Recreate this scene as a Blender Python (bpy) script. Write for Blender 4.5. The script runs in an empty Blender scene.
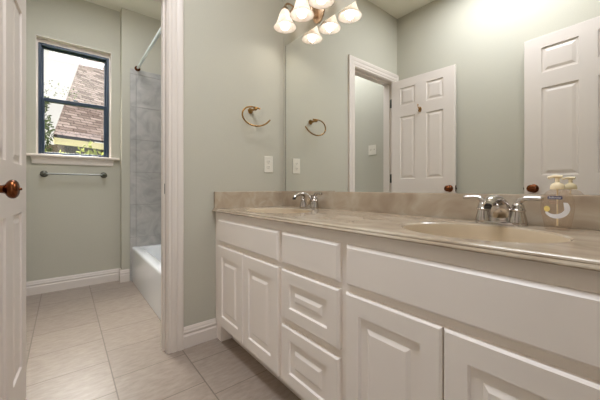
import bpy, bmesh, math, random
from mathutils import Vector, Matrix
C = bpy.context.scene
COL = C.collection
R = math.radians
rnd = random.Random(7)

# ------------------------------------------------------------------ camera, world, sun, exposure
H = 0.9387
cam_d = bpy.data.cameras.new('camera')
cam_d.sensor_width = 36.0
cam_d.lens = 291.1 / 600 * 36
cam_d.shift_y = (188.18 - 200) / 600
cam_d.clip_start = 0.02
cam = bpy.data.objects.new('camera', cam_d)
cam.location = (1.761, -1.2685, H)
cam.rotation_euler = (R(90), 0, R(90 - 39.016))
COL.objects.link(cam)
C.camera = cam

SKY_TOP = 44.0
w = bpy.data.worlds.new('sky')
C.world = w
w.use_nodes = True
bg = w.node_tree.nodes['Background']
# hazy bright sky: pale cream towards the horizon, with a far brighter zone added above the view to light the tub room
nt_ = w.node_tree
tc_ = nt_.nodes.new('ShaderNodeTexCoord'); sx_ = nt_.nodes.new('ShaderNodeSeparateXYZ'); mr_ = nt_.nodes.new('ShaderNodeMapRange')
mr_.interpolation_type = 'SMOOTHSTEP'
mr_.inputs['From Min'].default_value = 0.48; mr_.inputs['From Max'].default_value = 0.72
mr_.inputs['To Min'].default_value = 0.0; mr_.inputs['To Max'].default_value = SKY_TOP
mx_ = nt_.nodes.new('ShaderNodeMapRange'); mx_.interpolation_type = 'SMOOTHSTEP'
mx_.inputs['From Min'].default_value = 0.15; mx_.inputs['From Max'].default_value = -0.35
mu_ = nt_.nodes.new('ShaderNodeMath'); mu_.operation = 'MULTIPLY_ADD'; mu_.inputs[2].default_value = 0.70
nt_.links.new(tc_.outputs['Generated'], sx_.inputs[0]); nt_.links.new(sx_.outputs['Z'], mr_.inputs['Value'])
nt_.links.new(sx_.outputs['X'], mx_.inputs['Value'])
nt_.links.new(mr_.outputs['Result'], mu_.inputs[0]); nt_.links.new(mx_.outputs['Result'], mu_.inputs[1])
nt_.links.new(mu_.outputs[0], bg.inputs[1])
bg.inputs[0].default_value = (1.0, 0.97, 0.905, 1)

sun_d = bpy.data.lights.new('sun', 'SUN')
sun_d.energy = 0.3
sun_d.angle = R(6)
sun_d.color = (1.0, 0.95, 0.88)
sun = bpy.data.objects.new('sun', sun_d)
sun.rotation_euler = Vector((-0.55, -0.35, -0.85)).to_track_quat('-Z', 'Y').to_euler()
sun.location = (0, 0, 8)
COL.objects.link(sun)

BULB_STRENGTH = 4.2
BULB_SPOT = 0.42
def area(name, loc, rot, sx, sy, energy, col):
    d = bpy.data.lights.new(name, 'AREA'); d.shape = 'RECTANGLE'; d.size = sx; d.size_y = sy; d.energy = energy; d.color = col
    o = bpy.data.objects.new(name, d); o.location = loc; o.rotation_euler = rot; COL.objects.link(o)
COOL = (0.96, 1.0, 1.10)
area('bath_ceiling_fill', (1.05, -1.02, 2.72), (0, 0, 0), 0.85, 0.40, 17.5, COOL)  # added ceiling fill over the vanity room, no fitting modelled
area('tub_room_ceiling_fill', (-0.62, -1.12, 2.70), (0, 0, 0), 0.8, 0.6, 12.5, COOL)  # unseen overhead fill, added to brighten the tub room floor and apron
area('hall_fill', (3.2, -0.95, 1.35), (0, R(90), 0), 2.2, 1.0, 7, COOL)  # area lamp added inside the closed hall as soft fill
def point(name, loc, rad, energy, col):
    d = bpy.data.lights.new(name, 'POINT'); d.shadow_soft_size = rad; d.energy = energy; d.color = col
    o = bpy.data.objects.new(name, d); o.location = loc; COL.objects.link(o)
point('tub_room_point_fill', (-0.85, -0.80, 2.60), 0.06, 1.0, COOL)  # extra point lamp, unseen, added to lift the tub room walls and ceiling

C.view_settings.view_transform = 'Standard'
C.view_settings.look = 'None'
C.view_settings.gamma = 1.0
C.view_settings.use_curve_mapping = False
C.view_settings.exposure = 0.48
C.cycles.use_denoising = True
C.cycles.max_bounces = 14
C.cycles.diffuse_bounces = 8
C.cycles.glossy_bounces = 6
C.cycles.transmission_bounces = 10
C.cycles.transparent_max_bounces = 16
C.cycles.sample_clamp_indirect = 4.0
C.cycles.caustics_reflective = True
C.cycles.blur_glossy = 0.3

# ------------------------------------------------------------------ materials
def lin(c):
    c = c / 255.0
    return c / 12.92 if c <= 0.04045 else ((c + 0.055) / 1.055) ** 2.4
def rgb(r, g, b):
    return (lin(r), lin(g), lin(b), 1)

def mat(name, col, rough=0.5, metal=0.0, noise=None, bump=0.0, spec=0.5, coat=0.0, scale=6.0):
    m = bpy.data.materials.new(name)
    m.use_nodes = True
    nt = m.node_tree
    b = nt.nodes['Principled BSDF']
    b.inputs['Base Color'].default_value = col
    b.inputs['Roughness'].default_value = rough
    b.inputs['Metallic'].default_value = metal
    b.inputs['Specular IOR Level'].default_value = spec
    if coat:
        b.inputs['Coat Weight'].default_value = coat
        b.inputs['Coat Roughness'].default_value = 0.1
    tc = nt.nodes.new('ShaderNodeTexCoord')
    nz = nt.nodes.new('ShaderNodeTexNoise')
    nz.inputs['Scale'].default_value = scale
    nz.inputs['Detail'].default_value = 6
    nt.links.new(tc.outputs['Object'], nz.inputs['Vector'])
    if noise:
        rmp = nt.nodes.new('ShaderNodeValToRGB')
        rmp.color_ramp.elements[0].position = 0.32
        rmp.color_ramp.elements[1].position = 0.68
        rmp.color_ramp.elements[0].color = noise
        rmp.color_ramp.elements[1].color = col
        nt.links.new(nz.outputs['Fac'], rmp.inputs['Fac'])
        nt.links.new(rmp.outputs['Color'], b.inputs['Base Color'])
    if bump:
        bp = nt.nodes.new('ShaderNodeBump')
        bp.inputs['Strength'].default_value = bump
        bp.inputs['Distance'].default_value = 0.002
        nt.links.new(nz.outputs['Fac'], bp.inputs['Height'])
        nt.links.new(bp.outputs['Normal'], b.inputs['Normal'])
    return m

M = {}
M['wall'] = mat('painted plaster', rgb(187, 183, 168), 0.85, noise=rgb(184, 180, 165), bump=0.12, scale=140, spec=0.25)
M['ceiling'] = mat('ceiling paint', rgb(226, 222, 206), 0.9, bump=0.1, scale=120, spec=0.2)
M['white'] = mat('white enamel paint', rgb(218, 208, 198), 0.38, noise=rgb(216, 206, 196), scale=3)
M['cabinet'] = mat('cabinet enamel', rgb(246, 238, 230), 0.36, noise=rgb(244, 236, 227), scale=3)
M['tub'] = mat('tub enamel', rgb(238, 240, 241), 0.12, coat=0.5, scale=2)
M['chrome'] = mat('polished chrome', rgb(196, 190, 185), 0.1, 1.0, scale=3)
M['mirror'] = mat('silvered mirror', (0.93, 0.94, 0.92, 1), 0.0, 1.0)
M['mirror'].node_tree.nodes['Principled BSDF'].inputs['Roughness'].default_value = 0.0
M['bronze'] = mat('copper bronze', rgb(132, 78, 46), 0.22, 1.0, noise=rgb(92, 52, 32), scale=40)
M['brass'] = mat('aged brass', rgb(176, 138, 84), 0.25, 1.0, noise=rgb(140, 104, 60), scale=30)
M['nickel'] = mat('antique nickel', rgb(206, 178, 148), 0.38, 1.0, noise=rgb(176, 146, 118), scale=30)
M['pewter'] = mat('dark pewter', rgb(112, 112, 104), 0.35, 0.9, noise=rgb(84, 84, 76), scale=40)
M['sash'] = mat('navy blue window metal', rgb(32, 48, 66), 0.4, 0.0, scale=4)
M['plate'] = mat('ivory plastic', rgb(218, 212, 198), 0.4)
M['dark'] = mat('dark slot', rgb(60, 54, 48), 0.6)
M['fascia'] = mat('cream fascia', rgb(214, 202, 174), 0.8, spec=0.0)
M['brickwall'] = mat('dark brown house wall', rgb(84, 74, 62), 0.8, spec=0.0, noise=rgb(58, 50, 42), scale=7)  # dark brown is the wall's own base colour
M['grass'] = mat('lawn', rgb(74, 84, 44), 0.9, spec=0.0, noise=rgb(54, 64, 34), scale=5)
M['trunk'] = mat('bark', rgb(84, 70, 56), 0.9, noise=rgb(60, 50, 40), scale=14)
M['cream'] = mat('cream pump plastic', rgb(243, 226, 190), 0.35)
M['navy'] = mat('navy label', rgb(44, 44, 84), 0.4)
M['ink'] = mat('white label ink', rgb(240, 238, 240), 0.5)
M['lemon'] = mat('yellow label spot', rgb(236, 212, 128), 0.5)
M['tan'] = mat('tan label ink', rgb(186, 150, 128), 0.5)
M['blue'] = mat('blue index', rgb(70, 120, 190), 0.4)
M['grout'] = mat('grout', rgb(138, 135, 130), 0.9)

def floor_mat():
    m = mat('beige floor tile', rgb(196, 182, 168), 0.32)
    nt = m.node_tree; b = nt.nodes['Principled BSDF']
    for n in list(nt.nodes):
        if n.type in ('TEX_COORD', 'TEX_NOISE'): nt.nodes.remove(n)
    geo = nt.nodes.new('ShaderNodeNewGeometry')
    mp = nt.nodes.new('ShaderNodeMapping')
    mp.inputs['Location'].default_value = (-0.07 + 0.344 * 20, 1.08 + 0.344 * 20, 0)
    nt.links.new(geo.outputs['Position'], mp.inputs['Vector'])
    br = nt.nodes.new('ShaderNodeTexBrick')
    br.offset = 0.0; br.squash = 1.0
    br.inputs['Scale'].default_value = 1.0
    br.offset = 0.37
    br.inputs['Brick Width'].default_value = 0.304
    br.inputs['Row Height'].default_value = 0.344
    br.inputs['Mortar Size'].default_value = 0.0030
    br.inputs['Mortar Smooth'].default_value = 0.15
    br.inputs['Color1'].default_value = (0.35, 0.35, 0.35, 1)
    br.inputs['Color2'].default_value = (0.65, 0.65, 0.65, 1)
    nt.links.new(mp.outputs['Vector'], br.inputs['Vector'])
    st = nt.nodes.new('ShaderNodeMapping')
    st.inputs['Scale'].default_value = (3.2, 1.0, 1)
    st.inputs['Rotation'].default_value = (0, 0, 0.35)
    nt.links.new(geo.outputs['Position'], st.inputs['Vector'])
    n1 = nt.nodes.new('ShaderNodeTexNoise'); n1.inputs['Scale'].default_value = 16; n1.inputs['Detail'].default_value = 8; n1.inputs['Roughness'].default_value = 0.65
    nt.links.new(st.outputs['Vector'], n1.inputs['Vector'])
    rp = nt.nodes.new('ShaderNodeValToRGB')
    rp.color_ramp.elements[0].position = 0.30; rp.color_ramp.elements[0].color = rgb(140, 126, 114)
    rp.color_ramp.elements[1].position = 0.70; rp.color_ramp.elements[1].color = rgb(164, 150, 137)
    nt.links.new(n1.outputs['Fac'], rp.inputs['Fac'])
    hs = nt.nodes.new('ShaderNodeMix'); hs.data_type = 'RGBA'; hs.blend_type = 'SOFT_LIGHT'
    hs.inputs[0].default_value = 0.35
    nt.links.new(rp.outputs['Color'], hs.inputs[6])
    nt.links.new(br.outputs['Color'], hs.inputs[7])
    mx = nt.nodes.new('ShaderNodeMix'); mx.data_type = 'RGBA'
    nt.links.new(br.outputs['Fac'], mx.inputs[0])
    nt.links.new(hs.outputs[2], mx.inputs[6])
    mx.inputs[7].default_value = rgb(118, 105, 93)
    nt.links.new(mx.outputs[2], b.inputs['Base Color'])
    ad = nt.nodes.new('ShaderNodeMath'); ad.operation = 'MULTIPLY_ADD'
    ad.inputs[1].default_value = -1.0
    nt.links.new(br.outputs['Fac'], ad.inputs[0]); 
    sc = nt.nodes.new('ShaderNodeMath'); sc.operation = 'MULTIPLY'; sc.inputs[1].default_value = 0.35
    nt.links.new(n1.outputs['Fac'], sc.inputs[0]); nt.links.new(sc.outputs[0], ad.inputs[2])
    bp = nt.nodes.new('ShaderNodeBump'); bp.inputs['Strength'].default_value = 0.45; bp.inputs['Distance'].default_value = 0.003
    nt.links.new(ad.outputs[0], bp.inputs['Height']); nt.links.new(bp.outputs['Normal'], b.inputs['Normal'])
    return m
M['floor'] = floor_mat()

def stone_mat(name, c0, c1, c2, scale, rough, stretch=(1, 1, 1)):
    m = bpy.data.materials.new(name); m.use_nodes = True
    nt = m.node_tree; b = nt.nodes['Principled BSDF']
    geo = nt.nodes.new('ShaderNodeNewGeometry')
    mp = nt.nodes.new('ShaderNodeMapping'); mp.inputs['Scale'].default_value = stretch
    nt.links.new(geo.outputs['Position'], mp.inputs['Vector'])
    n1 = nt.nodes.new('ShaderNodeTexNoise'); n1.inputs['Scale'].default_value = scale; n1.inputs['Detail'].default_value = 8
    n1.inputs['Distortion'].default_value = 1.4
    nt.links.new(mp.outputs['Vector'], n1.inputs['Vector'])
    rp = nt.nodes.new('ShaderNodeValToRGB')
    e = rp.color_ramp.elements
    e[0].position = 0.28; e[0].color = c0
    e[1].position = 0.72; e[1].color = c2
    k = e.new(0.5); k.color = c1
    nt.links.new(n1.outputs['Fac'], rp.inputs['Fac'])
    nt.links.new(rp.outputs['Color'], b.inputs['Base Color'])
    b.inputs['Roughness'].default_value = rough
    return m
M['marble'] = stone_mat('cream cultured marble', rgb(160, 142, 122), rgb(177, 161, 140), rgb(191, 179, 161), 5.0, 0.16, (1.0, 1.6, 1.6))
M['basin'] = stone_mat('bone sink marble', rgb(194, 175, 148), rgb(200, 182, 155), rgb(205, 188, 162), 4.0, 0.28)
M['greytile'] = stone_mat('blue grey stone tile', rgb(152, 150, 146), rgb(172, 169, 165), rgb(187, 183, 178), 7.0, 0.3)

def shingle_mat():
    m = mat('asphalt shingles', rgb(150, 132, 122), 0.9)
    nt = m.node_tree; b = nt.nodes['Principled BSDF']
    uv = nt.nodes.new('ShaderNodeUVMap')
    br = nt.nodes.new('ShaderNodeTexBrick')
    br.inputs['Scale'].default_value = 1.0
    br.offset = 0.37
    br.inputs['Brick Width'].default_value = 0.30
    br.inputs['Row Height'].default_value = 0.10
    br.inputs['Mortar Size'].default_value = 0.011
    br.inputs['Mortar Smooth'].default_value = 0.3
    br.inputs['Bias'].default_value = 0.0
    br.inputs['Color1'].default_value = rgb(104, 94, 91)
    br.inputs['Color2'].default_value = rgb(62, 52, 49)
    br.inputs['Mortar'].default_value = rgb(30, 24, 22)
    nt.links.new(uv.outputs['UV'], br.inputs['Vector'])
    nt.links.new(br.outputs['Color'], b.inputs['Base Color'])
    return m
M['shingle'] = shingle_mat()
M['shingle'].node_tree.nodes['Principled BSDF'].inputs['Specular IOR Level'].default_value = 0.0

def glass_mat(name, fac, haze=0.0):
    m = bpy.data.materials.new(name); m.use_nodes = True
    nt = m.node_tree; nt.nodes.clear()
    out = nt.nodes.new('ShaderNodeOutputMaterial')
    tr = nt.nodes.new('ShaderNodeBsdfTransparent')
    gl = nt.nodes.new('ShaderNodeBsdfGlossy'); gl.inputs['Roughness'].default_value = 0.02
    mx = nt.nodes.new('ShaderNodeMixShader'); mx.inputs[0].default_value = fac
    nt.links.new(tr.outputs[0], mx.inputs[1]); nt.links.new(gl.outputs[0], mx.inputs[2])
    last = mx
    if haze:
        tl = nt.nodes.new('ShaderNodeBsdfTranslucent'); tl.inputs[0].default_value = (1, 1, 1, 1)
        m2 = nt.nodes.new('ShaderNodeMixShader'); m2.inputs[0].default_value = haze
        nt.links.new(mx.outputs[0], m2.inputs[1]); nt.links.new(tl.outputs[0], m2.inputs[2])
        last = m2
    nt.links.new(last.outputs[0], out.inputs[0])
    return m
M['glass'] = glass_mat('window glass', 0.04)
M['hazyglass'] = glass_mat('hazy window glass', 0.04, 0.011)

def bottle_mat(name, tint, fac, gl):
    m = bpy.data.materials.new(name); m.use_nodes = True
    nt = m.node_tree; nt.nodes.clear()
    out = nt.nodes.new('ShaderNodeOutputMaterial')
    tr = nt.nodes.new('ShaderNodeBsdfTransparent'); tr.inputs[0].default_value = tint
    df = nt.nodes.new('ShaderNodeBsdfTranslucent'); df.inputs[0].default_value = rgb(232, 206, 184)
    g = nt.nodes.new('ShaderNodeBsdfGlossy'); g.inputs['Roughness'].default_value = 0.08
    a = nt.nodes.new('ShaderNodeMixShader'); a.inputs[0].default_value = fac
    b = nt.nodes.new('ShaderNodeMixShader'); 
    fr = nt.nodes.new('ShaderNodeValue'); fr.outputs[0].default_value = gl
    nt.links.new(tr.outputs[0], a.inputs[1]); nt.links.new(df.outputs[0], a.inputs[2])
    nt.links.new(fr.outputs[0], b.inputs[0])
    nt.links.new(a.outputs[0], b.inputs[1]); nt.links.new(g.outputs[0], b.inputs[2])
    nt.links.new(b.outputs[0], out.inputs[0])
    return m
M['bottle'] = bottle_mat('clear soap bottle', (0.97, 0.94, 0.91, 1), 0.10, 0.06)

def emit_mat(name, col, s):
    m = bpy.data.materials.new(name); m.use_nodes = True
    nt = m.node_tree; nt.nodes.clear()
    out = nt.nodes.new('ShaderNodeOutputMaterial')
    em = nt.nodes.new('ShaderNodeEmission'); em.inputs[0].default_value = col; em.inputs[1].default_value = s
    nt.links.new(em.outputs[0], out.inputs[0])
    return m
M['bulb'] = emit_mat('lit bulb', (1.0, 0.95, 0.88, 1), BULB_STRENGTH)

def shade_mat():
    m = bpy.data.materials.new('alabaster glass'); m.use_nodes = True
    nt = m.node_tree; nt.nodes.clear()
    out = nt.nodes.new('ShaderNodeOutputMaterial')
    tc = nt.nodes.new('ShaderNodeTexCoord')
    nz = nt.nodes.new('ShaderNodeTexNoise'); nz.inputs['Scale'].default_value = 22; nz.inputs['Detail'].default_value = 5; nz.inputs['Distortion'].default_value = 1.5
    rp = nt.nodes.new('ShaderNodeValToRGB')
    rp.color_ramp.elements[0].position = 0.3; rp.color_ramp.elements[0].color = rgb(238, 226, 214)
    rp.color_ramp.elements[1].position = 0.7; rp.color_ramp.elements[1].color = rgb(252, 248, 243)
    nt.links.new(tc.outputs['Object'], nz.inputs['Vector']); nt.links.new(nz.outputs['Fac'], rp.inputs['Fac'])
    tl = nt.nodes.new('ShaderNodeBsdfTranslucent'); df = nt.nodes.new('ShaderNodeBsdfDiffuse')
    nt.links.new(rp.outputs['Color'], tl.inputs[0]); nt.links.new(rp.outputs['Color'], df.inputs[0])
    mx = nt.nodes.new('ShaderNodeMixShader'); mx.inputs[0].default_value = 0.42
    nt.links.new(tl.outputs[0], mx.inputs[1]); nt.links.new(df.outputs[0], mx.inputs[2])
    nt.links.new(mx.outputs[0], out.inputs[0])
    return m
M['shade'] = shade_mat()

def leaf_mat(name, a, b_):
    m = mat(name, a, 0.8, noise=b_, scale=3.0, spec=0.05)
    return m
M['leafdark'] = leaf_mat('dark tree leaves', rgb(104, 118, 82), rgb(60, 74, 48))
M['leaflight'] = leaf_mat('yellow green hedge leaves', rgb(150, 154, 84), rgb(92, 104, 52))
M['leafpale'] = leaf_mat('pale bare twigs', rgb(186, 176, 150), rgb(150, 144, 116))

# ------------------------------------------------------------------ helpers
def BM(): return bmesh.new()

def box(bm, x0, x1, y0, y1, z0, z1, bev=0.0, seg=2, mi=0):
    r = bmesh.ops.create_cube(bm, size=1.0)
    vs = r['verts']
    for v in vs:
        v.co = Vector(((x0 + x1) / 2 + v.co.x * (x1 - x0), (y0 + y1) / 2 + v.co.y * (y1 - y0), (z0 + z1) / 2 + v.co.z * (z1 - z0)))
    fs = list({f for v in vs for f in v.link_faces})
    for f in fs: f.material_index = mi
    if bev > 0:
        es = list({e for v in vs for e in v.link_edges})
        bmesh.ops.bevel(bm, geom=es, offset=bev, segments=seg, affect='EDGES', profile=0.5)

def loft(bm, rings, closed=True, cap0=False, cap1=False):
    vr = [[bm.verts.new(p) for p in ring] for ring in rings]
    n = len(vr[0])
    for a, b in zip(vr[:-1], vr[1:]):
        for i in range(n if closed else n - 1):
            j = (i + 1) % n
            try: bm.faces.new((a[i], a[j], b[j], b[i]))
            except ValueError: pass
    if cap0: bm.faces.new(list(reversed(vr[0])))
    if cap1: bm.faces.new(vr[-1])
    return vr

def lathe(bm, prof, origin=(0, 0, 0), axis='Z', n=32, cap0=True, cap1=True, flat=(1, 1)):
    o = Vector(origin); rings = []
    for r, h in prof:
        ring = []
        for i in range(n):
            a = 2 * math.pi * i / n
            u, v = r * math.cos(a) * flat[0], r * math.sin(a) * flat[1]
            if axis == 'Z': p = Vector((u, v, h))
            elif axis == 'Y': p = Vector((u, h, v))
            else: p = Vector((h, u, v))
            ring.append(o + p)
        rings.append(ring)
    loft(bm, rings, True, cap0, cap1)

def catmull(pts, k=8):
    pts = [Vector(p) for p in pts]
    P = [pts[0] * 2 - pts[1]] + pts + [pts[-1] * 2 - pts[-2]]
    out = []
    for i in range(1, len(P) - 2):
        for j in range(k):
            t = j / k
            out.append(0.5 * ((2 * P[i]) + (-P[i-1] + P[i+1]) * t + (2 * P[i-1] - 5 * P[i] + 4 * P[i+1] - P[i+2]) * t * t + (-P[i-1] + 3 * P[i] - 3 * P[i+1] + P[i+2]) * t ** 3))
    out.append(pts[-1])
    return out

def tube(bm, pts, rad, n=12, up=(0, 0, 1)):
    pts = [Vector(p) for p in pts]; m = len(pts)
    rads = rad if isinstance(rad, (list, tuple)) else [rad] * m
    rings = []; prev = None
    for i, p in enumerate(pts):
        t = (pts[min(i + 1, m - 1)] - pts[max(i - 1, 0)]).normalized()
        if prev is None:
            u = Vector(up)
            if abs(u.dot(t)) > 0.95: u = Vector((1, 0, 0)) if abs(t.x) < 0.9 else Vector((0, 1, 0))
        else: u = prev
        u = (u - t * u.dot(t)).normalized(); v = t.cross(u); prev = u
        rr = rads[i]
        ru, rv = rr if isinstance(rr, (list, tuple)) else (rr, rr)
        rings.append([p + u * ru * math.cos(2 * math.pi * k / n) + v * rv * math.sin(2 * math.pi * k / n) for k in range(n)])
    loft(bm, rings, True, True, True)

def finish(name, bm, m, parent=None, smooth=None, loc=None, top=None):
    bmesh.ops.recalc_face_normals(bm, faces=bm.faces)
    if top is not None:
        for f in bm.faces:
            f.normal_update()
            if f.normal.z < -0.9 and f.calc_center_median().z > top: f.normal_flip()
    me = bpy.data.meshes.new(name); bm.to_mesh(me); bm.free()
    ms = m if isinstance(m, (list, tuple)) else [m]
    for k in ms: me.materials.append(M[k] if isinstance(k, str) else k)
    if smooth is not None:
        me.polygons.foreach_set('use_smooth', [True] * len(me.polygons))
        if smooth < 180: me.set_sharp_from_angle(angle=R(smooth))
    o = bpy.data.objects.new(name, me); COL.objects.link(o)
    if parent: o.parent = parent
    if loc: o.location = loc
    return o

def tag(o, label=None, cat=None, group=None, kind=None):
    if label: o['label'] = label
    if cat: o['category'] = cat
    if group: o['group'] = group
    if kind: o['kind'] = kind
    return o

def thing(name, label, cat, loc=(0, 0, 0), rz=0.0, group=None, kind=None):
    o = bpy.data.objects.new(name, None); o.empty_display_size = 0.1
    o.location = loc; o.rotation_euler = (0, 0, rz); COL.objects.link(o)
    return tag(o, label, cat, group, kind)

def copy_tree(o, parent=None):
    c = o.copy(); COL.objects.link(c)
    if parent: c.parent = parent
    for ch in list(o.children): copy_tree(ch, c)
    return c

def struct(name, bm, m, parent=None, smooth=None):
    o = finish(name, bm, m, parent, smooth)
    if not parent: o['kind'] = 'structure'
    return o

def extrude_profile(bm, prof, a, b, side):
    """profile of (depth, z) run from point a to b on the floor line, pushed out along side"""
    a, b, s = Vector(a), Vector(b), Vector(side)
    r0 = [a + s * d + Vector((0, 0, z)) for d, z in prof]
    r1 = [b + s * d + Vector((0, 0, z)) for d, z in prof]
    loft(bm, [r0, r1], True, True, True)

# ------------------------------------------------------------------ room numbers
WALL_L = -1.507     # long wall behind the doors
XW = -1.716         # window wall
XF = -1.62          # furred, tiled part of the window wall
YF = -0.822         # its edge
ZC = 2.743
XR = 1.825          # entry wall
YJR, YJL, HEAD = -0.817, -1.433, 2.046   # inner doorway
BACK = -0.115
HX = 3.3            # hall beyond the entry door

# floor, ceiling
bm = BM(); box(bm, -1.9, HX + 0.1, -1.65, 0.75, -0.1, 0.0); struct('floor', bm, 'floor')
bm = BM(); box(bm, -1.9, HX + 0.1, -1.65, 0.75, ZC, ZC + 0.1); struct('ceiling', bm, 'ceiling')
# mirror wall
bm = BM(); box(bm, BACK, HX + 0.1, 0.0, 0.1, 0, ZC); struct('wall_back', bm, 'wall')
# long wall opposite
WALL_T = -1.56       # the same side inside the tub room
bm = BM(); box(bm, BACK, HX + 0.1, WALL_L - 0.1, WALL_L, 0, ZC); box(bm, -1.9, BACK, WALL_T - 0.1, WALL_T, 0, ZC); struct('wall_front', bm, 'wall')
# wall with the inner doorway
bm = BM()
box(bm, BACK, 0, YJR + 0.018, 0.0, 0, ZC)
box(bm, BACK, 0, WALL_L - .06, YJL - 0.018, 0, ZC)
box(bm, BACK, 0, YJL - 0.018, YJR + 0.018, HEAD + 0.018, ZC)
struct('wall_left', bm, 'wall')
# window wall
WY0, WY1, WZ0, WZ1 = -1.463, -0.899, 1.243, 2.300
bm = BM()
box(bm, XW - 0.14, XW, WALL_T, WY0, 0, ZC)
box(bm, XW - 0.14, XW, WY1, YF + 0.02, 0, ZC)
box(bm, XW - 0.14, XW, WY0, WY1, 0, WZ0 - 0.02)
box(bm, XW - 0.14, XW, WY0, WY1, WZ1, ZC)
box(bm, XW - 0.14, XF, YF, 0.15, 0, ZC)
struct('wall_window', bm, 'wall')
# wall along the tub
bm = BM(); box(bm, XF - 0.1, BACK, 0.045, 0.145, 0, ZC); struct('wall_tub', bm, 'wall')
# entry wall behind the camera
EY0, EY1, EH = -1.412, -0.665, 2.05
bm = BM()
box(bm, XR, XR + 0.115, EY1, 0.0, 0, ZC)
box(bm, XR, XR + 0.115, WALL_L, EY0, 0, ZC)
box(bm, XR, XR + 0.115, EY0, EY1, EH, ZC)
struct('wall_right', bm, 'wall')
bm = BM(); box(bm, HX, HX + 0.1, WALL_L, 0.0, 0, ZC); struct('wall_hall', bm, 'wall')

# door jambs with stops
def jamb(name, x0, x1, y0, y1, head, t=0.018, stop=None):
    bm = BM()
    box(bm, x0, x1, y1, y1 + t, 0, head + t)
    box(bm, x0, x1, y0 - t, y0, 0, head + t)
    box(bm, x0, x1, y0, y1, head, head + t)
    if stop:
        a, b = stop
        box(bm, a, b, y1 - 0.011, y1 + 0.001, 0, head, 0.002)
        box(bm, a, b, y0 - 0.001, y0 + 0.011, 0, head, 0.002)
        box(bm, a, b, y0 + 0.011, y1 - 0.011, head - 0.011, head + 0.001, 0.002)
    return struct(name, bm, 'white')
jamb('trim_1', BACK - 0.002, 0.002, YJL, YJR, HEAD, stop=(-0.075, -0.038))
jamb('trim_2', XR - 0.002, XR + 0.117, EY0, EY1, EH, stop=(XR + 0.040, XR + 0.077))

CAS = [(0, 0), (0, .009), (.004, .012), (.018, .012), (.022, .016), (.040, .017), (.046, .0135), (.052, .0165), (.058, .0185), (.072, .020), (.081, .019), (.085, .015), (.085, 0)]
def casing(name, x, sx, y0, y1, head, umax0=0.085, umax1=0.085, rev=0.005):
    bm = BM()
    rings = [[], [], [], []]
    for u, d in CAS:
        X = x + sx * d
        a, b = min(u, umax1), min(u, umax0)
        rings[0].append((X, y1 + rev + a, 0.0)); rings[1].append((X, y1 + rev + a, head + rev + u))
        rings[2].append((X, y0 - rev - b, head + rev + u)); rings[3].append((X, y0 - rev - b, 0.0))
    loft(bm, rings, True, True, True)
    return struct(name, bm, 'white')
casing('trim_3', 0.0, 1, YJL, YJR, HEAD, umax0=0.068)
casing('trim_4', BACK, -1, YJL, YJR, HEAD, umax0=0.068)
casing('trim_5', XR, -1, EY0, EY1, EH, umax0=0.08)
# strike plate on the jamb
bm = BM(); box(bm, -0.062, -0.033, YJR - 0.0025, YJR + 0.001, 0.905, 0.965, 0.0008)
box(bm, -0.055, -0.041, YJR - 0.003, YJR - 0.0015, 0.922, 0.948, mi=1)
o = finish('strike_plate', bm, ['pewter', 'dark'])
tag(o, 'small dull metal strike plate set in the right doorway jamb', 'strike plate')

# baseboards
BB = [(0, 0), (.016, 0), (.016, .068), (.013, .074), (.011, .080), (.0135, .086), (.0135, .094), (.010, .099), (.009, .108), (.004, .121), (0, .121)]
bm = BM(); extrude_profile(bm, BB, (0, YJR + .090, 0), (0, -0.50, 0), (1, 0, 0)); struct('baseboard_left', bm, 'white')
bm = BM(); extrude_profile(bm, BB, (XW, WALL_T, 0), (XW, YF, 0), (1, 0, 0))
extrude_profile(bm, BB, (XW, YF, 0), (XF, YF, 0), (0, -1, 0))
extrude_profile(bm, BB, (XF, YF - .016, 0), (XF, -0.755, 0), (1, 0, 0)); struct('baseboard_window', bm, 'white')
bm = BM(); extrude_profile(bm, BB, (XW, WALL_T, 0), (BACK - .02, WALL_T, 0), (0, 1, 0))
extrude_profile(bm, BB, (0.021, WALL_L, 0), (XR, WALL_L, 0), (0, 1, 0)); struct('baseboard_front', bm, 'white')

# tiled end of the tub recess
def tile_wall():
    bm = BM()
    x0 = XF
    box(bm, x0, x0 + 0.006, -0.750, 0.045, 0, 2.155, mi=1)
    ys = [(-0.750, -0.698)]; y = -0.695
    while y < 0.04:
        ys.append((y, min(y + 0.33, 0.044))); y += 0.333
    zs = []; z = 0.0
    zs.append((2.103, 2.155)); z = 2.100
    while z > 0.01:
        zs.append((max(z - 0.33, 0.0), z)); z -= 0.333
    for a, b in ys:
        for c, d in zs:
            if d - c > 0.012 and b - a > 0.012: box(bm, x0 + 0.003, x0 + 0.011, a, b, c, d, 0.0012, 1)
    struct('wall_tile', bm, ['greytile', 'grout'])
tile_wall()
bm = BM(); box(bm, XF + .011, BACK, 0.036, 0.045, 0, 2.155); struct('wall_tile', bm, 'greytile')

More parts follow.
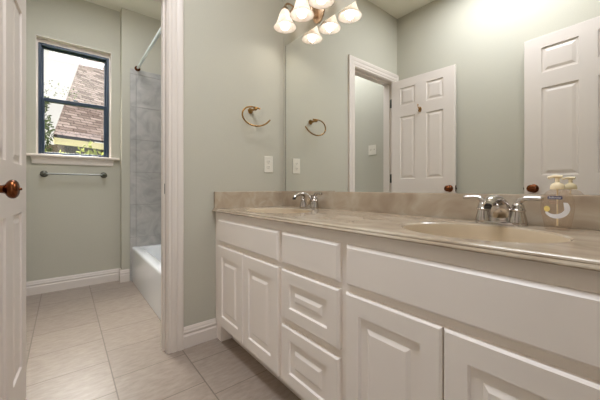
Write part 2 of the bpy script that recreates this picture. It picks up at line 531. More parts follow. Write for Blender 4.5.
# ------------------------------------------------------------------ window
def window():
    root = thing('window_1', 'single hung window with a navy metal frame above the towel bar', 'window', (0, 0, 0), kind='structure')
    X0, X1 = XW - 0.135, XW - 0.062
    FY0, FY1, FZ0, FZ1 = WY0 + 0.012, WY1 - 0.013, WZ0, WZ1 - 0.036
    bm = BM(); t = 0.022
    box(bm, X0, X1, FY0, FY0 + t, FZ0, FZ1, .003); box(bm, X0, X1, FY1 - t, FY1, FZ0, FZ1, .003)
    box(bm, X0, X1, FY0 + t, FY1 - t, FZ1 - t, FZ1, .003); box(bm, X0, X1, FY0 + t, FY1 - t, FZ0, FZ0 + .016, .003)
    finish('window_frame', bm, 'sash', root)
    def sash(nm, x0, x1, z0, z1, tl, tb, tt, pane):
        bm = BM(); a, b = FY0 + t, FY1 - t
        box(bm, x0, x1, a, a + tl, z0, z1, .003); box(bm, x0, x1, b - tl, b, z0, z1, .003)
        box(bm, x0, x1, a + tl, b - tl, z0, z0 + tb, .003); box(bm, x0, x1, a + tl, b - tl, z1 - tt, z1, .003)
        s = finish(nm, bm, 'sash', root)
        bm = BM(); xm = (x0 + x1) / 2
        box(bm, xm - .002, xm + .002, a + tl - .003, b - tl + .003, z0 + tb - .003, z1 - tt + .003)
        finish('pane', bm, pane, s)
    sash('lower_sash', X1 - 0.034, X1 - 0.004, FZ0 + .016, 1.772, .022, .012, .034, 'glass')
    sash('upper_sash', X1 - 0.070, X1 - 0.038, 1.742, FZ1 - t, .014, .034, .010, 'hazyglass')
    bm = BM(); box(bm, X1 - .006, X1 + .006, -1.20, -1.165, 1.772, 1.784, .003); finish('sash_lock', bm, 'sash', root)
    # painted reveal, stool and apron
    bm = BM()
    box(bm, X0, XW + .001, WY0 - .001, WY0 + .003, WZ0, WZ1); box(bm, X0, XW + .001, WY1 - .003, WY1 + .001, WZ0, WZ1)
    box(bm, X0, XW + .001, WY0 + .003, WY1 - .003, WZ1 - .003, WZ1 + .001)
    box(bm, X0, X1 + .004, WY0 + .003, FY0, WZ0, WZ1 - .003); box(bm, X0, X1 + .004, FY1, WY1 - .003, WZ0, WZ1 - .003)
    box(bm, X0, X1 + .004, FY0, FY1, FZ1, WZ1 - .003)
    finish('window_reveal', bm, 'white', root)
    bm = BM(); box(bm, X0, XW, WY0 + .001, WY1 - .001, WZ0 - .02, WZ0); box(bm, XW - .01, XW + .042, -1.525, -0.832, WZ0 - .022, WZ0, .006)
    finish('window_sill', bm, 'white', root)
    bm = BM()
    pr = [(0, -.085), (.010, -.085), (.013, -.075), (.016, -.05), (.024, -.03), (.032, -.02), (0, -.02)]
    r0 = [(XW + d, -1.490 + (.0 if d < .017 else -.008), WZ0 + z) for d, z in pr]; r1 = [(XW + d, -0.884 + (.0 if d < .017 else .008), WZ0 + z) for d, z in pr]
    loft(bm, [r0, r1], True, True, True)
    finish('sill_apron', bm, 'white', root)
window()

# ------------------------------------------------------------------ panelled slabs
def panel_slab(bm, w_, h_, t, panels, ch=0.004, groove=0.007, raised=0.002, ins=(0.010, 0.022, 0.036), back=False):
    """a slab in local x (width), z (height); front face looks to -y at y=0, back at y=t"""
    def face(P, flip):
        x_ = sorted({ch, w_ - ch} | {p[0] for p in panels} | {p[2] for p in panels})
        z_ = sorted({ch, h_ - ch} | {p[1] for p in panels} | {p[3] for p in panels})
        V = {}
        def v(x, z, d):
            k = (round(x, 5), round(z, 5), round(d, 5))
            if k not in V: V[k] = bm.verts.new(P(x, z, d))
            return V[k]
        for i in range(len(x_) - 1):
            for j in range(len(z_) - 1):
                cx_, cz_ = (x_[i] + x_[i+1]) / 2, (z_[j] + z_[j+1]) / 2
                if any(p[0] < cx_ < p[2] and p[1] < cz_ < p[3] for p in panels): continue
                bm.faces.new((v(x_[i], z_[j], 0), v(x_[i+1], z_[j], 0), v(x_[i+1], z_[j+1], 0), v(x_[i], z_[j+1], 0)))
        for p in panels:
            steps = [(0, 0), (0.004, groove), (ins[0], groove), (ins[1], groove), (ins[2], raised)]
            rings = []
            for s, d in steps:
                rings.append([v(p[0] + s, p[1] + s, d), v(p[2] - s, p[1] + s, d), v(p[2] - s, p[3] - s, d), v(p[0] + s, p[3] - s, d)])
            for a, b in zip(rings[:-1], rings[1:]):
                for i in range(4):
                    j = (i + 1) % 4
                    if len({a[i], a[j], b[j], b[i]}) == 4: bm.faces.new((a[i], a[j], b[j], b[i]))
            bm.faces.new(rings[-1])
        c = [(ch, ch), (w_ - ch, ch), (w_ - ch, h_ - ch), (ch, h_ - ch)]
        o = [(0, 0), (w_, 0), (w_, h_), (0, h_)]
        ci = [v(x, z, 0) for x, z in c]; oi = [v(x, z, ch) for x, z in o]
        for i in range(4):
            j = (i + 1) % 4
            bm.faces.new((ci[i], ci[j], oi[j], oi[i]))
        return oi
    f = face(lambda x, z, d: (x, d, z), False)
    if back:
        b = face(lambda x, z, d: (x, t - d, z), True)
    else:
        b = [bm.verts.new((x, t, z)) for x, z in [(0, 0), (w_, 0), (w_, h_), (0, h_)]]
        bm.faces.new(b)
    for i in range(4):
        j = (i + 1) % 4
        bm.faces.new((f[i], f[j], b[j], b[i]))

def knob_mesh(bm, sgn=1):
    pr = [(.031, 0), (.032, .003), (.028, .008), (.014, .012), (.0115, .018), (.0115, .030), (.014, .036), (.021, .040), (.0258, .0445), (.0278, .050), (.0275, .054), (.0255, .0585), (.021, .0625), (.014, .0652), (.007, .0662), (.004, .0664), (.0035, .071), (.0005, .072)]
    lathe(bm, [(r, sgn * h) for r, h in pr], axis='Y', n=32)

def six_panel_door(name, label, W_, T, yc, loc, rz, cols, knob_x, hook=False, knob_label=None):
    root = thing(name, label, 'door', loc, rz, kind='structure')
    hh = 2.030
    rows = [(0.19, 0.83), (1.025, 1.655), (1.765, 1.945)]
    bm = BM()
    panel_slab(bm, W_, hh, T, [(c[0], r[0], c[1], r[1]) for c in cols for r in rows], ch=.0025, groove=.007, raised=.002, ins=(.009, .016, .034), back=True)
    bmesh.ops.translate(bm, verts=bm.verts, vec=(0, yc - T / 2, 0.008))
    finish('slab', bm, 'white', root)
    for s in (1, -1):
        bm = BM(); knob_mesh(bm, s)
        finish('knob', bm, 'bronze', root, 75, (knob_x, yc + s * T / 2, 0.936))
    bm = BM(); box(bm, W_ - .0015, W_ + .0015, yc - .012, yc + .012, .908, .964, .0006); box(bm, W_, W_ + .009, yc - .006, yc + .006, .928, .944, .002)
    finish('latch', bm, 'bronze', root)
    for z in (0.22, 1.04, 1.83):
        bm = BM(); sy = -1 if yc < 0 else 1
        lathe(bm, [(.0065, -.045), (.0065, .045)], (-.005, yc + sy * (T / 2 + .001), z), n=12)
        box(bm, -.038, -.004, yc + sy * (T / 2 - .004) - .0012, yc + sy * (T / 2 - .004) + .0012, z - .045, z + .045, .0006)
        finish('hinge', bm, 'pewter', root, 40)
    if hook:
        bm = BM()
        lathe(bm, [(.015, 0), (.015, .003), (.011, .006), (.007, .008)], (0, 0, 0), 'Y', 20, flat=(1, 1.7))
        tube(bm, catmull([(0, .004, .006), (0, .022, .004), (0, .040, .016), (0, .044, .034)]), .0045, 10)
        tube(bm, catmull([(0, .004, -.008), (0, .016, -.022), (0, .028, -.022), (0, .034, -.010)]), .004, 10)
        lathe(bm, [(.001, .028), (.006, .031), (.007, .036), (.005, .041), (.001, .043)], (0, .044, 0), n=12)
        finish('robe_hook', bm, 'brass', root, 40, (0.302, yc + T / 2, 1.70))
    return root
six_panel_door('door_1', 'white six panel door with a copper knob, swung open off the tub room doorway', 0.617, 0.035, -0.0175,
               (0.004, -1.398, 0), R(-3.8), [(.095, .252), (.360, .517)], 0.572, hook=True)
six_panel_door('door_2', 'white six panel entry door seen only in the mirror behind the soap bottle', 0.700, 0.035, 0.0175,
               (XR - 0.008, -1.370, 0), R(180 + 5.4), [(.105, .305), (.395, .595)], 0.640)

# ------------------------------------------------------------------ vanity
VX0, VX1 = 0.002, XR - 0.003
FY = -0.527          # face frame front
DF = -0.546          # door fronts
CT0, CT1 = 0.794, 0.8125
def vanity():
    root = thing('vanity_cabinet', 'long white painted double vanity with raised panel doors and drawers', 'cabinet', (VX0, FY, 0))
    def f(name, bm, m, parent=root, smooth=None):
        o = finish(name, bm, m, parent, smooth); return o
    def fix(bm): bmesh.ops.translate(bm, verts=bm.verts, vec=(-VX0, -FY, 0))
    # carcass behind the frame
    bm = BM()
    for a, b, c, d, e, g_ in ((VX0, VX1, -.015, -.003, .10, CT0 - .001), (VX0, VX0 + .016, FY + .019, -.015, .10, CT0 - .001), (VX1 - .016, VX1, FY + .019, -.015, .10, CT0 - .001),
                             (.719, .735, FY + .019, -.015, .116, .62), (1.082, 1.098, FY + .019, -.015, .116, .62), (VX0 + .016, VX1 - .016, FY + .019, -.015, .10, .116)):
        box(bm, a, b, c, d, e, g_)
    fix(bm); f('carcass', bm, 'cabinet')
    # face frame
    bm = BM(); a, b = FY, FY + .019
    stiles = [(VX0, .088), (.702, .752), (1.063, 1.117), (1.735, VX1)]
    for s in stiles: box(bm, s[0], s[1], a, b, 0.10, CT0 - .001)
    rails = [(.740, CT0 - .001), (.585, .628), (.10, .128)]
    for i in range(3):
        for r in rails: box(bm, stiles[i][1], stiles[i+1][0], a, b, r[0], r[1])
    box(bm, .752, 1.063, a, b, .345, .398)
    bmesh.ops.remove_doubles(bm, verts=bm.verts, dist=1e-6)
    fix(bm); f('face_frame', bm, 'cabinet')
    # toe kick and foot
    bm = BM(); box(bm, .075, VX1, FY + .075, FY + .09, 0, .10); fix(bm); f('toe_kick', bm, 'cabinet')
    bm = BM(); box(bm, VX0, .075, FY + .004, -.05, 0, .10, .001); fix(bm); f('foot', bm, 'cabinet')
    def slab(name, x0, x1, z0, z1, panels, ch):
        bm = BM(); panel_slab(bm, x1 - x0, z1 - z0, .019, panels, ch=ch, groove=.008, raised=.001, ins=(.010, .030, .042))
        bmesh.ops.translate(bm, verts=bm.verts, vec=(x0, DF, z0)); fix(bm)
        return f(name, bm, 'cabinet')
    g = .009
    slab('false_front', .077, .7135, .618, .751, [], g)
    slab('drawer', .7395, 1.0755, .618, .751, [], g)
    slab('false_front', 1.1055, 1.747, .618, .751, [], g)
    def door(x0, x1):
        w_, h_ = x1 - x0, .594 - .118
        slab('cabinet_door', x0, x1, .118, .594, [(.056, .062, w_ - .056, h_ - .062)], .006)
    door(.077, .3935); door(.397, .7135); door(1.1055, 1.4225); door(1.4265, 1.747)
    def drawer(z0, z1):
        w_, h_ = 1.0755 - .7395, z1 - z0
        slab('drawer', .7395, 1.0755, z0, z1, [(.056, .052, w_ - .056, h_ - .052)], .006)
    drawer(.388, .594); drawer(.118, .358)
vanity()

# countertop with two integral bowls
SINKS = [(.385, -.312), (1.412, -.312)]
SA, SB = .212, .175
def countertop():
    root = thing('countertop', 'cream marble vanity top with integral oval bowls and backsplash', 'countertop', (VX0, 0, CT0))
    off = Vector((-VX0, 0, -CT0))
    yf, yb = -0.535, -0.003
    bm = BM(); NS = 64
    xs = [VX0]
    for cx, cy in SINKS: xs += [cx - .25, cx + .25]
    xs.append(VX1)
    ya, yc_ = -0.530, -0.075
    def quad(x0, x1, y0, y1, z=CT1):
        bm.faces.new([bm.verts.new(p) for p in ((x0, y0, z), (x1, y0, z), (x1, y1, z), (x0, y1, z))])
    quad(VX0, VX1, yc_, yb); quad(VX0, VX1, yf, ya)
    for i in (0, 2, 4): quad(xs[i], xs[i+1], ya, yc_)
    for cx, cy in SINKS:
        hw = .25
        outer = []; inner = []; lip = []
        for k in range(NS):
            a = 2 * math.pi * (k + .5) / NS
            c, s = math.cos(a), math.sin(a)
            t = min(hw / abs(c) if abs(c) > 1e-6 else 9, ((yc_ - cy) if s > 0 else (cy - ya)) / abs(s) if abs(s) > 1e-6 else 9)
            outer.append((cx + c * t, cy + s * t, CT1))
            inner.append((cx + c * (SA + .006), cy + s * (SB + .006), CT1))
            lip.append((cx + c * SA, cy + s * SB, CT1 - .004))
        # square the corners of the outer ring
        for sx in (-1, 1):
            for y in (ya, yc_):
                q = Vector((cx + sx * hw, y, CT1))
                k = min(range(NS), key=lambda i: (Vector(outer[i]) - q).length); outer[k] = q
        loft(bm, [outer, inner, lip])
    # rounded double edge along the front
    prof = [(-.535, CT1), (-.541, CT1 - .0008), (-.5455, CT1 - .003), (-.547, CT1 - .006), (-.5465, CT1 - .008), (-.549, CT1 - .0095), (-.5525, CT1 - .012), (-.5535, CT1 - .0145), (-.552, CT1 - .0175), (-.548, CT0), (-.40, CT0)]
    loft(bm, [[(VX0, y, z) for y, z in prof], [(VX1, y, z) for y, z in prof]], False)
    bm2 = [bm.verts.new(p) for p in ((VX0, -.40, CT0), (VX1, -.40, CT0), (VX1, yb, CT0), (VX0, yb, CT0))]
    fdel = bm.faces.new(bm2)
    # underside is open over the bowls: drop it and keep the short return
    bmesh.ops.delete(bm, geom=[fdel], context='FACES')
    for x in (VX0, VX1):
        ring = [bm.verts.new((x, y, z)) for y, z in prof] + [bm.verts.new((x, yb, CT0)), bm.verts.new((x, yb, CT1))]
        bm.faces.new(ring)
    bmesh.ops.remove_doubles(bm, verts=bm.verts, dist=1e-5)
    bmesh.ops.translate(bm, verts=bm.verts, vec=off)
    finish('worktop', bm, 'marble', root, 30, top=.005)
    for cx, cy in SINKS:
        bm = BM(); rings = []
        for s, d in [(1.0, .004), (.985, .012), (.965, .030), (.93, .060), (.86, .088), (.74, .110), (.55, .124), (.32, .131), (.11, .134)]:
            rings.append([(cx + math.cos(2 * math.pi * (k + .5) / NS) * SA * s, cy + .02 * (1 - s) + math.sin(2 * math.pi * (k + .5) / NS) * SB * s, CT1 - d) for k in range(NS)])
        loft(bm, rings, True, False, True)
        bmesh.ops.translate(bm, verts=bm.verts, vec=off)
        s = finish('sink_bowl', bm, 'basin', root, 180)
        bm = BM(); lathe(bm, [(.024, 0), (.024, .002), (.018, .003), (.016, .001), (.015, .006), (.012, .008)], (cx - VX0, cy + .018, CT1 - .134 - CT0), n=24)
        finish('drain', bm, 'chrome', s, 40)
    bm = BM(); box(bm, VX0, VX1, -.022, -.002, CT1 - .005, .917, .003); bmesh.ops.translate(bm, verts=bm.verts, vec=off); finish('backsplash', bm, 'marble', root)
    bm = BM(); box(bm, VX0, VX0 + .018, -.541, -.022, CT1 - .005, .917, .003); bmesh.ops.translate(bm, verts=bm.verts, vec=off); finish('side_splash', bm, 'marble', root)
countertop()

# mirror
bm = BM(); box(bm, .038, XR - .008, -.007, -.001, .9175, 1.982, .0008, 1)
bm2 = BM(); box(bm2, .0365, .0395, -.0078, -.001, .9175, 1.982)
o = finish('wall_mirror', bm, 'mirror'); finish('mirror_edge', bm2, 'pewter', o); tag(o, 'wide frameless wall mirror standing on the marble backsplash', 'mirror')

# ------------------------------------------------------------------ faucets
def faucet(cx, label):
    root = thing('faucet', label, 'faucet', (cx, -.075, CT1), group='chrome faucets on the vanity')
    bm = BM()
    n = 40; rings = []
    for s, z in [(1, 0), (1, .006), (.95, .009), (.6, .010)]:
        rings.append([((.052 * (1 if math.cos(2 * math.pi * k / n) > 0 else -1) + .026 * s * math.cos(2 * math.pi * k / n)) if True else 0, .026 * s * math.sin(2 * math.pi * k / n), z) for k in range(n)])
    loft(bm, rings, True, True, True)
    finish('base_plate', bm, 'chrome', root, 40)
    bm = BM()
    path = [(0, .006, .006), (0, .004, .030), (0, -.004, .055), (0, -.022, .078), (0, -.050, .090), (0, -.080, .090), (0, -.105, .082), (0, -.120, .070)]
    rr = [(.024, .047), (.022, .041), (.019, .034), (.016, .027), (.0135, .022), (.0120, .019), (.0110, .0165), (.0100, .0150)]
    pp = catmull(path, 6); m = len(pp); rads = []
    for i in range(m):
        t = i / (m - 1) * (len(rr) - 1); k = min(int(t), len(rr) - 2); u = t - k
        rads.append((rr[k][0] * (1 - u) + rr[k+1][0] * u, rr[k][1] * (1 - u) + rr[k+1][1] * u))
    tube(bm, pp, rads, 24, up=(0, -1, 0))
    s = finish('spout', bm, 'chrome', root, 60)
    bm = BM(); lathe(bm, [(.010, 0), (.010, -.008), (.0085, -.009), (.007, -.006)], (0, -.1185, .067), n=20); finish('aerator', bm, 'dark', s, 40)
    bm = BM(); lathe(bm, [(.003, 0), (.003, .030), (.006, .032), (.006, .038), (.003, .041)], (0, .022, .045), n=12); finish('lift_rod', bm, 'chrome', root, 40)
    for sx in (-1, 1):
        bm = BM()
        lathe(bm, [(.0265, .004), (.0275, .010), (.026, .016), (.0235, .028), (.0205, .040), (.0195, .046), (.022, .048), (.0225, .052), (.0195, .055), (.018, .062), (.0165, .070), (.012, .076), (.005, .079)], (sx * .052, 0, 0), n=28)
        h = finish('handle', bm, 'chrome', root, 50)
        bm = BM()
        pts = catmull([(sx * .052, 0, .066), (sx * .055, 0, .080), (sx * .066, 0, .0905), (sx * .082, -.001, .0935), (sx * .100, -.002, .0930), (sx * .112, -.003, .0920), (sx * .120, -.003, .0915)], 5)
        m = len(pts); prof = [.0125, .0105, .0085, .0070, .0072, .0078, .0060]
        rads = []
        for i in range(m):
            t = i / (m - 1) * 6; k = min(int(t), 5); u = t - k; rads.append(prof[k] * (1 - u) + prof[k+1] * u)
        tube(bm, pts, rads, 16, up=(0, 1, 0))
        finish('lever', bm, 'chrome', h, 60)
    return root
faucet(1.408, 'two handle chrome faucet nearest the soap bottle, behind the front bowl')
faucet(.378, 'two handle chrome faucet by the corner next to the outlet wall')

# ------------------------------------------------------------------ vanity lights
def vanity_light(cx, label):
    root = thing('vanity_light', label, 'light fixture', (cx, 0, 2.0), group='vanity lights')
    bm = BM()
    lathe(bm, [(.050, -.001), (.056, -.004), (.056, -.010), (.046, -.016), (.034, -.024), (.018, -.030), (.006, -.032)], (.02, 0, .075), 'Y', 32, flat=(1, 1.45))
    finish('back_plate', bm, 'nickel', root, 40)
    bm = BM()
    tube(bm, catmull([(.02, -.018, .035), (.02, -.045, .020), (.02, -.062, .050), (.02, -.058, .100), (.02, -.052, .165)], 8), [.012 - .005 * i / 32 for i in range(33)], 14)
    tube(bm, catmull([(-.215, -.052, .150), (-.190, -.052, .168), (-.10, -.052, .172), (.02, -.052, .165), (.10, -.052, .172), (.190, -.052, .168), (.215, -.052, .150)], 8), .0075, 12)
    finish('bar', bm, 'nickel', root, 60)
    for dx in (-.177, 0, .177):
        bm = BM()
        tube(bm, catmull([(dx, -.052, .170), (dx, -.085, .178), (dx, -.115, .168), (dx, -.127, .140)], 8), .006, 12)
        lathe(bm, [(.008, .145), (.014, .142), (.017, .132), (.024, .128), (.026, .120), (.024, .112)], (dx, -.127, 0), n=24)
        finish('arm', bm, 'nickel', root, 60)
        bm = BM()
        out = [(r, h + .006) for r, h in [(.022, .122), (.025, .115), (.030, .104), (.036, .090), (.041, .074), (.046, .056), (.052, .038), (.059, .024), (.067, .013), (.073, .004), (.0745, 0)]]
        inn = [(r - .0035, h + .0008) for r, h in reversed(out)]
        lathe(bm, out + inn, (dx, -.127, 0), n=40, cap0=False, cap1=False)
        s = finish('glass_shade', bm, 'shade', root, 60)
        bm = BM()
        lathe(bm, [(.001, -.012), (.012, -.010), (.021, -.004), (.0275, .006), (.030, .018), (.0285, .030), (.023, .044), (.016, .056), (.0135, .066), (.0135, .100)], (dx, -.127, .004), n=28)
        finish('bulb', bm, 'bulb', s, 180)
        ld = bpy.data.lights.new('bulb_light', 'SPOT'); ld.energy = BULB_SPOT; ld.spot_size = R(168); ld.spot_blend = .35; ld.shadow_soft_size = .004; ld.color = (1.0, .97, .92)
        lo = bpy.data.objects.new('bulb_light', ld); lo.location = (dx, -.127, -.0102); lo.parent = root; COL.objects.link(lo)
    return root
vanity_light(.371, 'three shade vanity light above the mirror next to the towel ring wall')
vanity_light(1.408, 'added three shade vanity light, out of view over the front bowl')  # second fixture added outside the frame, helps light the right side

# ------------------------------------------------------------------ tub
def tub():
    root = thing('bathtub', 'white alcove bathtub against the grey tiled wall', 'bathtub', (-.862, -.35, 0))
    X0, X1, Y0, Y1 = -1.608, -.117, -.735, .034
    cx, cy = (X0 + X1) / 2, (Y0 + Y1) / 2
    def ring(hx, hy, r, z, dx=0, dy=0, n=10):
        out = []
        for qx, qy, a0 in ((1, 1, 0), (-1, 1, 90), (-1, -1, 180), (1, -1, 270)):
            for k in range(n):
                a = R(a0 + 90 * k / (n - 1))
                out.append((cx + dx + qx * (hx - r) + r * math.cos(a) + .862, cy + dy + qy * (hy - r) + r * math.sin(a) + .35, z))
        return out
    hx, hy = (X1 - X0) / 2, (Y1 - Y0) / 2
    Z = .345
    bm = BM()
    loft(bm, [ring(hx, hy, .006, 0), ring(hx, hy, .006, Z - .030), ring(hx, hy, .008, Z - .014), ring(hx - .005, hy - .005, .010, Z - .004), ring(hx - .014, hy - .014, .014, Z),
              ring(hx - .085, hy - .068, .10, Z), ring(hx - .094, hy - .077, .10, Z - .004), ring(hx - .103, hy - .085, .10, Z - .016), ring(hx - .125, hy - .10, .11, Z - .09), ring(hx - .16, hy - .12, .12, Z - .22), ring(hx - .20, hy - .16, .12, Z - .285), ring(hx - .26, hy - .22, .10, Z - .295)], True, False, True)
    finish('tub_shell', bm, 'tub', root, 40)
    bm = BM(); lathe(bm, [(.032, 0), (.032, .004), (.012, .006)], (.50, .02, Z - .294), n=24); finish('drain', bm, 'chrome', root, 40)
tub()

# curtain rod
root = thing('shower_rod', 'straight white chrome shower curtain rod high over the tub edge', 'rod', (-.865, -.684, 2.165))
bm = BM(); lathe(bm, [(.0125, -.735), (.0125, .735)], axis='X', n=20); finish('rod', bm, mat('white rod enamel', rgb(226, 234, 236), .2, 0.0), root, 40)
for s in (-1, 1):
    bm = BM(); lathe(bm, [(.027, s * .7495), (.027, s * .742), (.019, s * .735), (.0165, s * .715), (.013, s * .712)], axis='X', n=24); finish('flange', bm, 'bronze', root, 40)

# ------------------------------------------------------------------ wall fittings
root = thing('towel_bar', 'pewter towel bar with round end posts under the window', 'towel bar', (XW, -1.186, 1.067))
bm = BM(); lathe(bm, [(.0075, -.222), (.0075, .222)], (.058, 0, 0), 'Y', 16); finish('bar', bm, mat('satin steel bar', rgb(138, 140, 134), .3, .9), root, 40)
for s in (-1, 1):
    bm = BM(); lathe(bm, [(.028, .0005), (.029, .006), (.024, .012), (.013, .018), (.011, .036), (.015, .046), (.018, .056), (.016, .066), (.008, .071), (.002, .072)], (0, s * .2225, 0), 'X', 28); finish('post', bm, 'pewter', root, 40)

root = thing('towel_ring', 'open C shaped brass towel ring on the wall beside the mirror', 'towel ring', (0, -.279, 1.473))
bm = BM(); lathe(bm, [(.019, .0005), (.020, .004), (.017, .009), (.012, .018), (.009, .034), (.009, .054), (.012, .064), (.012, .074), (.006, .079)], (0, 0, -.006), 'X', 28); finish('post', bm, 'brass', root, 40)
bm = BM()
pts = [(.034, -.001), (.0, .002), (-.045, -.001), (-.078, -.016), (-.098, -.048), (-.090, -.084), (-.058, -.110), (-.012, -.121), (.034, -.116), (.078, -.097), (.113, -.066)]
tube(bm, catmull([(.072, y, z) for y, z in pts], 8), .0052, 14, up=(1, 0, 0)); finish('ring', bm, 'brass', root, 60)

root = thing('electrical_outlet', 'ivory wall outlet plate between the towel ring and the backsplash', 'outlet', (0, -.134, 1.108))
bm = BM(); box(bm, .0003, .006, -.036, .036, -.058, .058, .003); finish('cover_plate', bm, 'plate', root)
for s in (-1, 1):
    bm = BM(); lathe(bm, [(.0165, .004), (.0165, .0075), (.015, .0082)], (0, 0, s * .0195), 'X', 24, flat=(1, .85))
    box(bm, .0078, .0086, -.0075, -.0055, s * .0195 - .001, s * .0195 + .007, mi=1); box(bm, .0078, .0086, .0055, .0075, s * .0195 - .001, s * .0195 + .007, mi=1)
    lathe(bm, [(.0022, .0078), (.0022, .0086)], (0, 0, s * .0195 - .008), 'X', 10)
    for f_ in bm.faces:
        c_ = f_.calc_center_median()
        if c_.x > .0079 and f_.calc_area() < 2e-5 and abs(c_.z - s * .0195 + .008) < .003: f_.material_index = 1
    finish('receptacle', bm, ['plate', 'dark'], root)

root = thing('light_switch', 'ivory two toggle switch plate inside the tub room, seen in the mirror', 'switch', (-.357, WALL_T, 1.386))
bm = BM(); box(bm, -.058, .058, .0003, .006, -.058, .058, .003); finish('cover_plate', bm, 'plate', root)
for s in (-1, 1):
    bm = BM(); box(bm, s * .023 - .005, s * .023 + .005, .004, .014, -.002, .012, .002); finish('toggle', bm, 'plate', root)

# ------------------------------------------------------------------ soap bottle
def soap():
    root = thing('soap_bottle', 'clear pump bottle of hand soap on the marble counter beside the faucet', 'soap bottle', (1.567, -.110, CT1), R(4))
    n = 48
    def ring(a, b, z):
        out = []
        for k in range(n):
            t = 2 * math.pi * k / n; c, s = math.cos(t), math.sin(t)
            out.append((a * math.copysign(abs(c) ** .85, c), b * math.copysign(abs(s) ** .85, s), z))
        return out
    prof = [(.028, .018, .0), (.0295, .0195, .003), (.031, .0205, .012), (.0345, .0215, .030), (.038, .0225, .052), (.0395, .023, .072), (.0385, .0225, .090), (.034, .021, .105), (.026, .0185, .115), (.0175, .016, .121), (.0145, .0145, .124)]
    bm = BM(); loft(bm, [ring(*p) for p in prof], True, True, True); finish('bottle', bm, 'bottle', root, 50)
    bm = BM(); lathe(bm, [(.0165, .1225), (.0175, .125), (.017, .134), (.013, .140), (.007, .143), (.0055, .144), (.0055, .156), (.0075, .157)], n=28)
    c = finish('pump_collar', bm, 'cream', root, 40)
    bm = BM(); tube(bm, catmull([(.012, 0, .1605), (0, 0, .162), (-.010, 0, .1615), (-.022, 0, .158)], 6), [(.0045, .008)] * 13 + [(.0038, .006)] * 6, 14, up=(0, 0, 1)); finish('pump_head', bm, 'cream', root, 50)
    bm = BM(); lathe(bm, [(.0022, .012), (.0022, .126)], n=8); finish('dip_tube', bm, 'cream', root, 40)
    # printed label hugging the front of the bottle
    def half(z):
        for p, q in zip(prof[:-1], prof[1:]):
            if p[2] <= z <= q[2]:
                t = (z - p[2]) / (q[2] - p[2]); return p[0] * (1 - t) + q[0] * t, p[1] * (1 - t) + q[1] * t
        return prof[-1][:2]
    def surf(x, z, off):
        a, b = half(z); c_ = max(-1, min(1, x / a)); c_ = math.copysign(abs(c_) ** (1 / .85), c_)
        s_ = math.sqrt(max(0, 1 - c_ * c_)) ** .85
        return (x, -b * s_ - off, z)
    def patch(name, poly, m, off=.0006, parent=root):
        bm = BM()
        vs = [bm.verts.new((x, 0, z)) for x, z in poly]; bm.faces.new(vs)
        bmesh.ops.triangulate(bm, faces=bm.faces)
        for _ in range(2): bmesh.ops.subdivide_edges(bm, edges=bm.edges, cuts=1, use_grid_fill=True)
        for v in bm.verts: v.co = Vector(surf(v.co.x, v.co.z, off))
        return finish(name, bm, m, parent)
    rr = lambda x0, x1, z0, z1: [(x0, z0), (x1, z0), (x1 + .0015, (z0 + z1) / 2), (x1, z1), (x0, z1), (x0 - .0015, (z0 + z1) / 2)]
    lp = patch('label_plate', rr(-.0195, .0125, .093, .1025), 'navy')
    # lettering
    cu = bpy.data.curves.new('lettering', 'FONT'); cu.body = 'Softsoap'; cu.size = .0095; cu.align_x = 'CENTER'; cu.align_y = 'CENTER'
    t_ = bpy.data.objects.new('lettering', cu); COL.objects.link(t_)
    me = bpy.data.meshes.new_from_object(t_.evaluated_get(bpy.context.evaluated_depsgraph_get()))
    bpy.data.objects.remove(t_)
    bx = [v.co.x for v in me.vertices]; k = .028 / (max(bx) - min(bx)); zc = sum((max(v.co.y for v in me.vertices), min(v.co.y for v in me.vertices))) / 2
    for v in me.vertices: v.co = Vector(surf(v.co.x * k - .0035, .0977 + (v.co.y - zc) * min(k, .9), .0013))
    me.materials.append(M['ink']); o = bpy.data.objects.new('lettering', me); COL.objects.link(o); o.parent = lp
    patch('label_line', rr(-.016, .008, .0845, .0862), 'tan'); patch('label_line', rr(-.013, .006, .0800, .0814), 'tan')
    cres = []
    for i in range(17):
        a = R(-150 + 185 * i / 16); cres.append((.000 + .030 * math.cos(a), .066 + .030 * math.sin(a)))
    for i in range(17):
        a = R(35 - 185 * i / 16); cres.append((-.004 + .0235 * math.cos(a), .071 + .0225 * math.sin(a)))
    patch('label_swoosh', cres, 'ink', .0005)
    patch('label_spot', [(-.022 + .0075 * math.cos(R(30 * i)), .064 + .009 * math.sin(R(30 * i))) for i in range(12)], 'lemon', .0009)
soap()

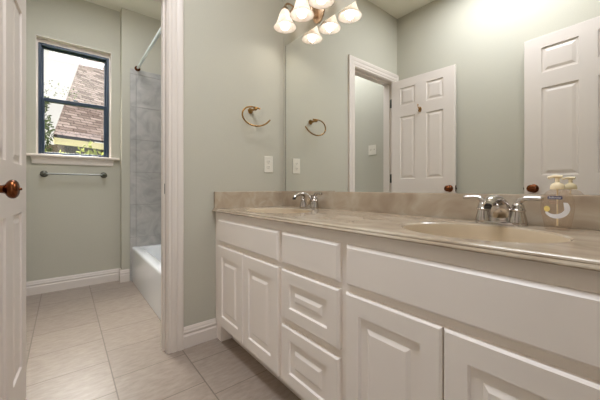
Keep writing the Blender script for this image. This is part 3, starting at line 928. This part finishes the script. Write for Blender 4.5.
# ------------------------------------------------------------------ outside the window
bm = BM(); box(bm, -40, -1.9, -25, 25, -0.5, -0.3); struct('ground', bm, 'grass')
def house():
    root = thing('neighbor_house', 'house outside the window with a steep brown shingle roof', 'house', (-6.89, -1.46, -.3))
    e0 = Vector((-6.89, -1.46, 2.12)); e = Vector((-.44, .898, 0)); b = Vector((-.898, -.44, 0)); k = math.tan(R(50))
    hip = (Vector((-11.52, -.52, 6.58)) - e0)
    o = Vector((-6.89, -1.46, -.3))
    top = e0 + hip * 1.55
    bm = BM(); uvl = bm.loops.layers.uv.new('UVMap')
    down = (b + Vector((0, 0, k))).normalized()
    # front slope
    q = [e0, e0 + e * 9, top + e * 5, top]
    vs = [bm.verts.new(p - o) for p in q]; f1 = bm.faces.new(vs)
    for l, p in zip(f1.loops, q): l[uvl].uv = ((p - e0).dot(e), (p - e0).dot(down))
    # side slope falling away on the left
    s0 = e0 + b * 9 + e * 6; q2 = [s0, e0, top]
    vs2 = [bm.verts.new(s0 - o), vs[0], vs[3]]; f2 = bm.faces.new(vs2)
    for l, p in zip(f2.loops, q2): l[uvl].uv = ((p - e0).dot(b), p.z * 1.2)
    ex = bmesh.ops.extrude_face_region(bm, geom=[f1, f2])
    bmesh.ops.translate(bm, verts=[g for g in ex['geom'] if isinstance(g, bmesh.types.BMVert)], vec=(0, 0, .05))
    finish('roof', bm, 'shingle', root)
    def prism(name, pts, z0, z1, m):
        bm = BM(); loft(bm, [[Vector((p.x - o.x, p.y - o.y, z0 - o.z)) for p in pts], [Vector((p.x - o.x, p.y - o.y, z1 - o.z)) for p in pts]], True, True, True); finish(name, bm, m, root)
    a0 = e0 + e * .02 + b * .01
    prism('fascia', [a0, a0 + e * 8.9, a0 + e * 8.9 + b * .04, a0 + b * .04], 1.95, 2.10, 'fascia')
    w0 = e0 + e * .45 + b * .45
    prism('wall', [w0, w0 + e * 8, w0 + e * 8 + b * 8, w0 + b * 8], -.3, 2.05, 'brickwall')
house()

def leaves(bm, blobs, n, size):
    for _ in range(n):
        c, r = rnd.choice(blobs)
        while True:
            p = Vector((rnd.uniform(-1, 1), rnd.uniform(-1, 1), rnd.uniform(-1, 1)))
            if p.length < 1: break
        p = Vector(c) + Vector((p.x * r[0], p.y * r[1], p.z * r[2]))
        u = Vector((rnd.gauss(0, 1), rnd.gauss(0, 1), rnd.gauss(0, 1))).normalized(); v = u.orthogonal().normalized()
        s = size * rnd.uniform(.6, 1.3)
        bm.faces.new([bm.verts.new(q) for q in (p - u * s, p + v * s * .45, p + u * s, p - v * s * .45)])

root = thing('tree', 'leafy dark tree outside the window, left of the shingle roof', 'tree', (-6.2, -1.95, -.3))
bm = BM(); leaves(bm, [((0, -.1, 2.75), (.40, .40, .45)), ((0, .20, 2.45), (.35, .33, .55)), ((0, .1, 3.0), (.3, .35, .3)), ((0, .1, 2.0), (.35, .4, .45))], 3600, .042)
leaves(bm, [((0, .45, 3.32), (.2, .35, .16)), ((0, .75, 3.28), (.2, .25, .12)), ((0, .2, 3.35), (.2, .3, .22))], 110, .024); finish('foliage', bm, 'leafdark', root)
bm = BM(); tube(bm, catmull([(0, 0, 0), (.03, .02, 1.2), (0, 0, 2.2), (.05, .05, 3.1)], 6), [.08 - .065 * i / 18 for i in range(19)], 12); finish('trunk', bm, 'trunk', root, 60)
root = thing('hedge', 'yellow green hedge outside the window below the house eave', 'hedge', (-4.9, -1.0, -.27))
bm = BM(); leaves(bm, [((0, y, 1.0 + .10 * math.sin(y * 5)), (.35, .35, 1.02)) for y in (-1.5, -1.1, -.7, -.3, .1, .5, .9, 1.3)], 9500, .05); finish('foliage', bm, 'leaflight', root)
for y in (-1.1, -.3, .5, 1.1):
    bm = BM(); tube(bm, [(0, y, 0), (0, y + .02, .7), (.02, y, 1.4)], [.03, .024, .01], 8); finish('stem', bm, 'trunk', root, 60)
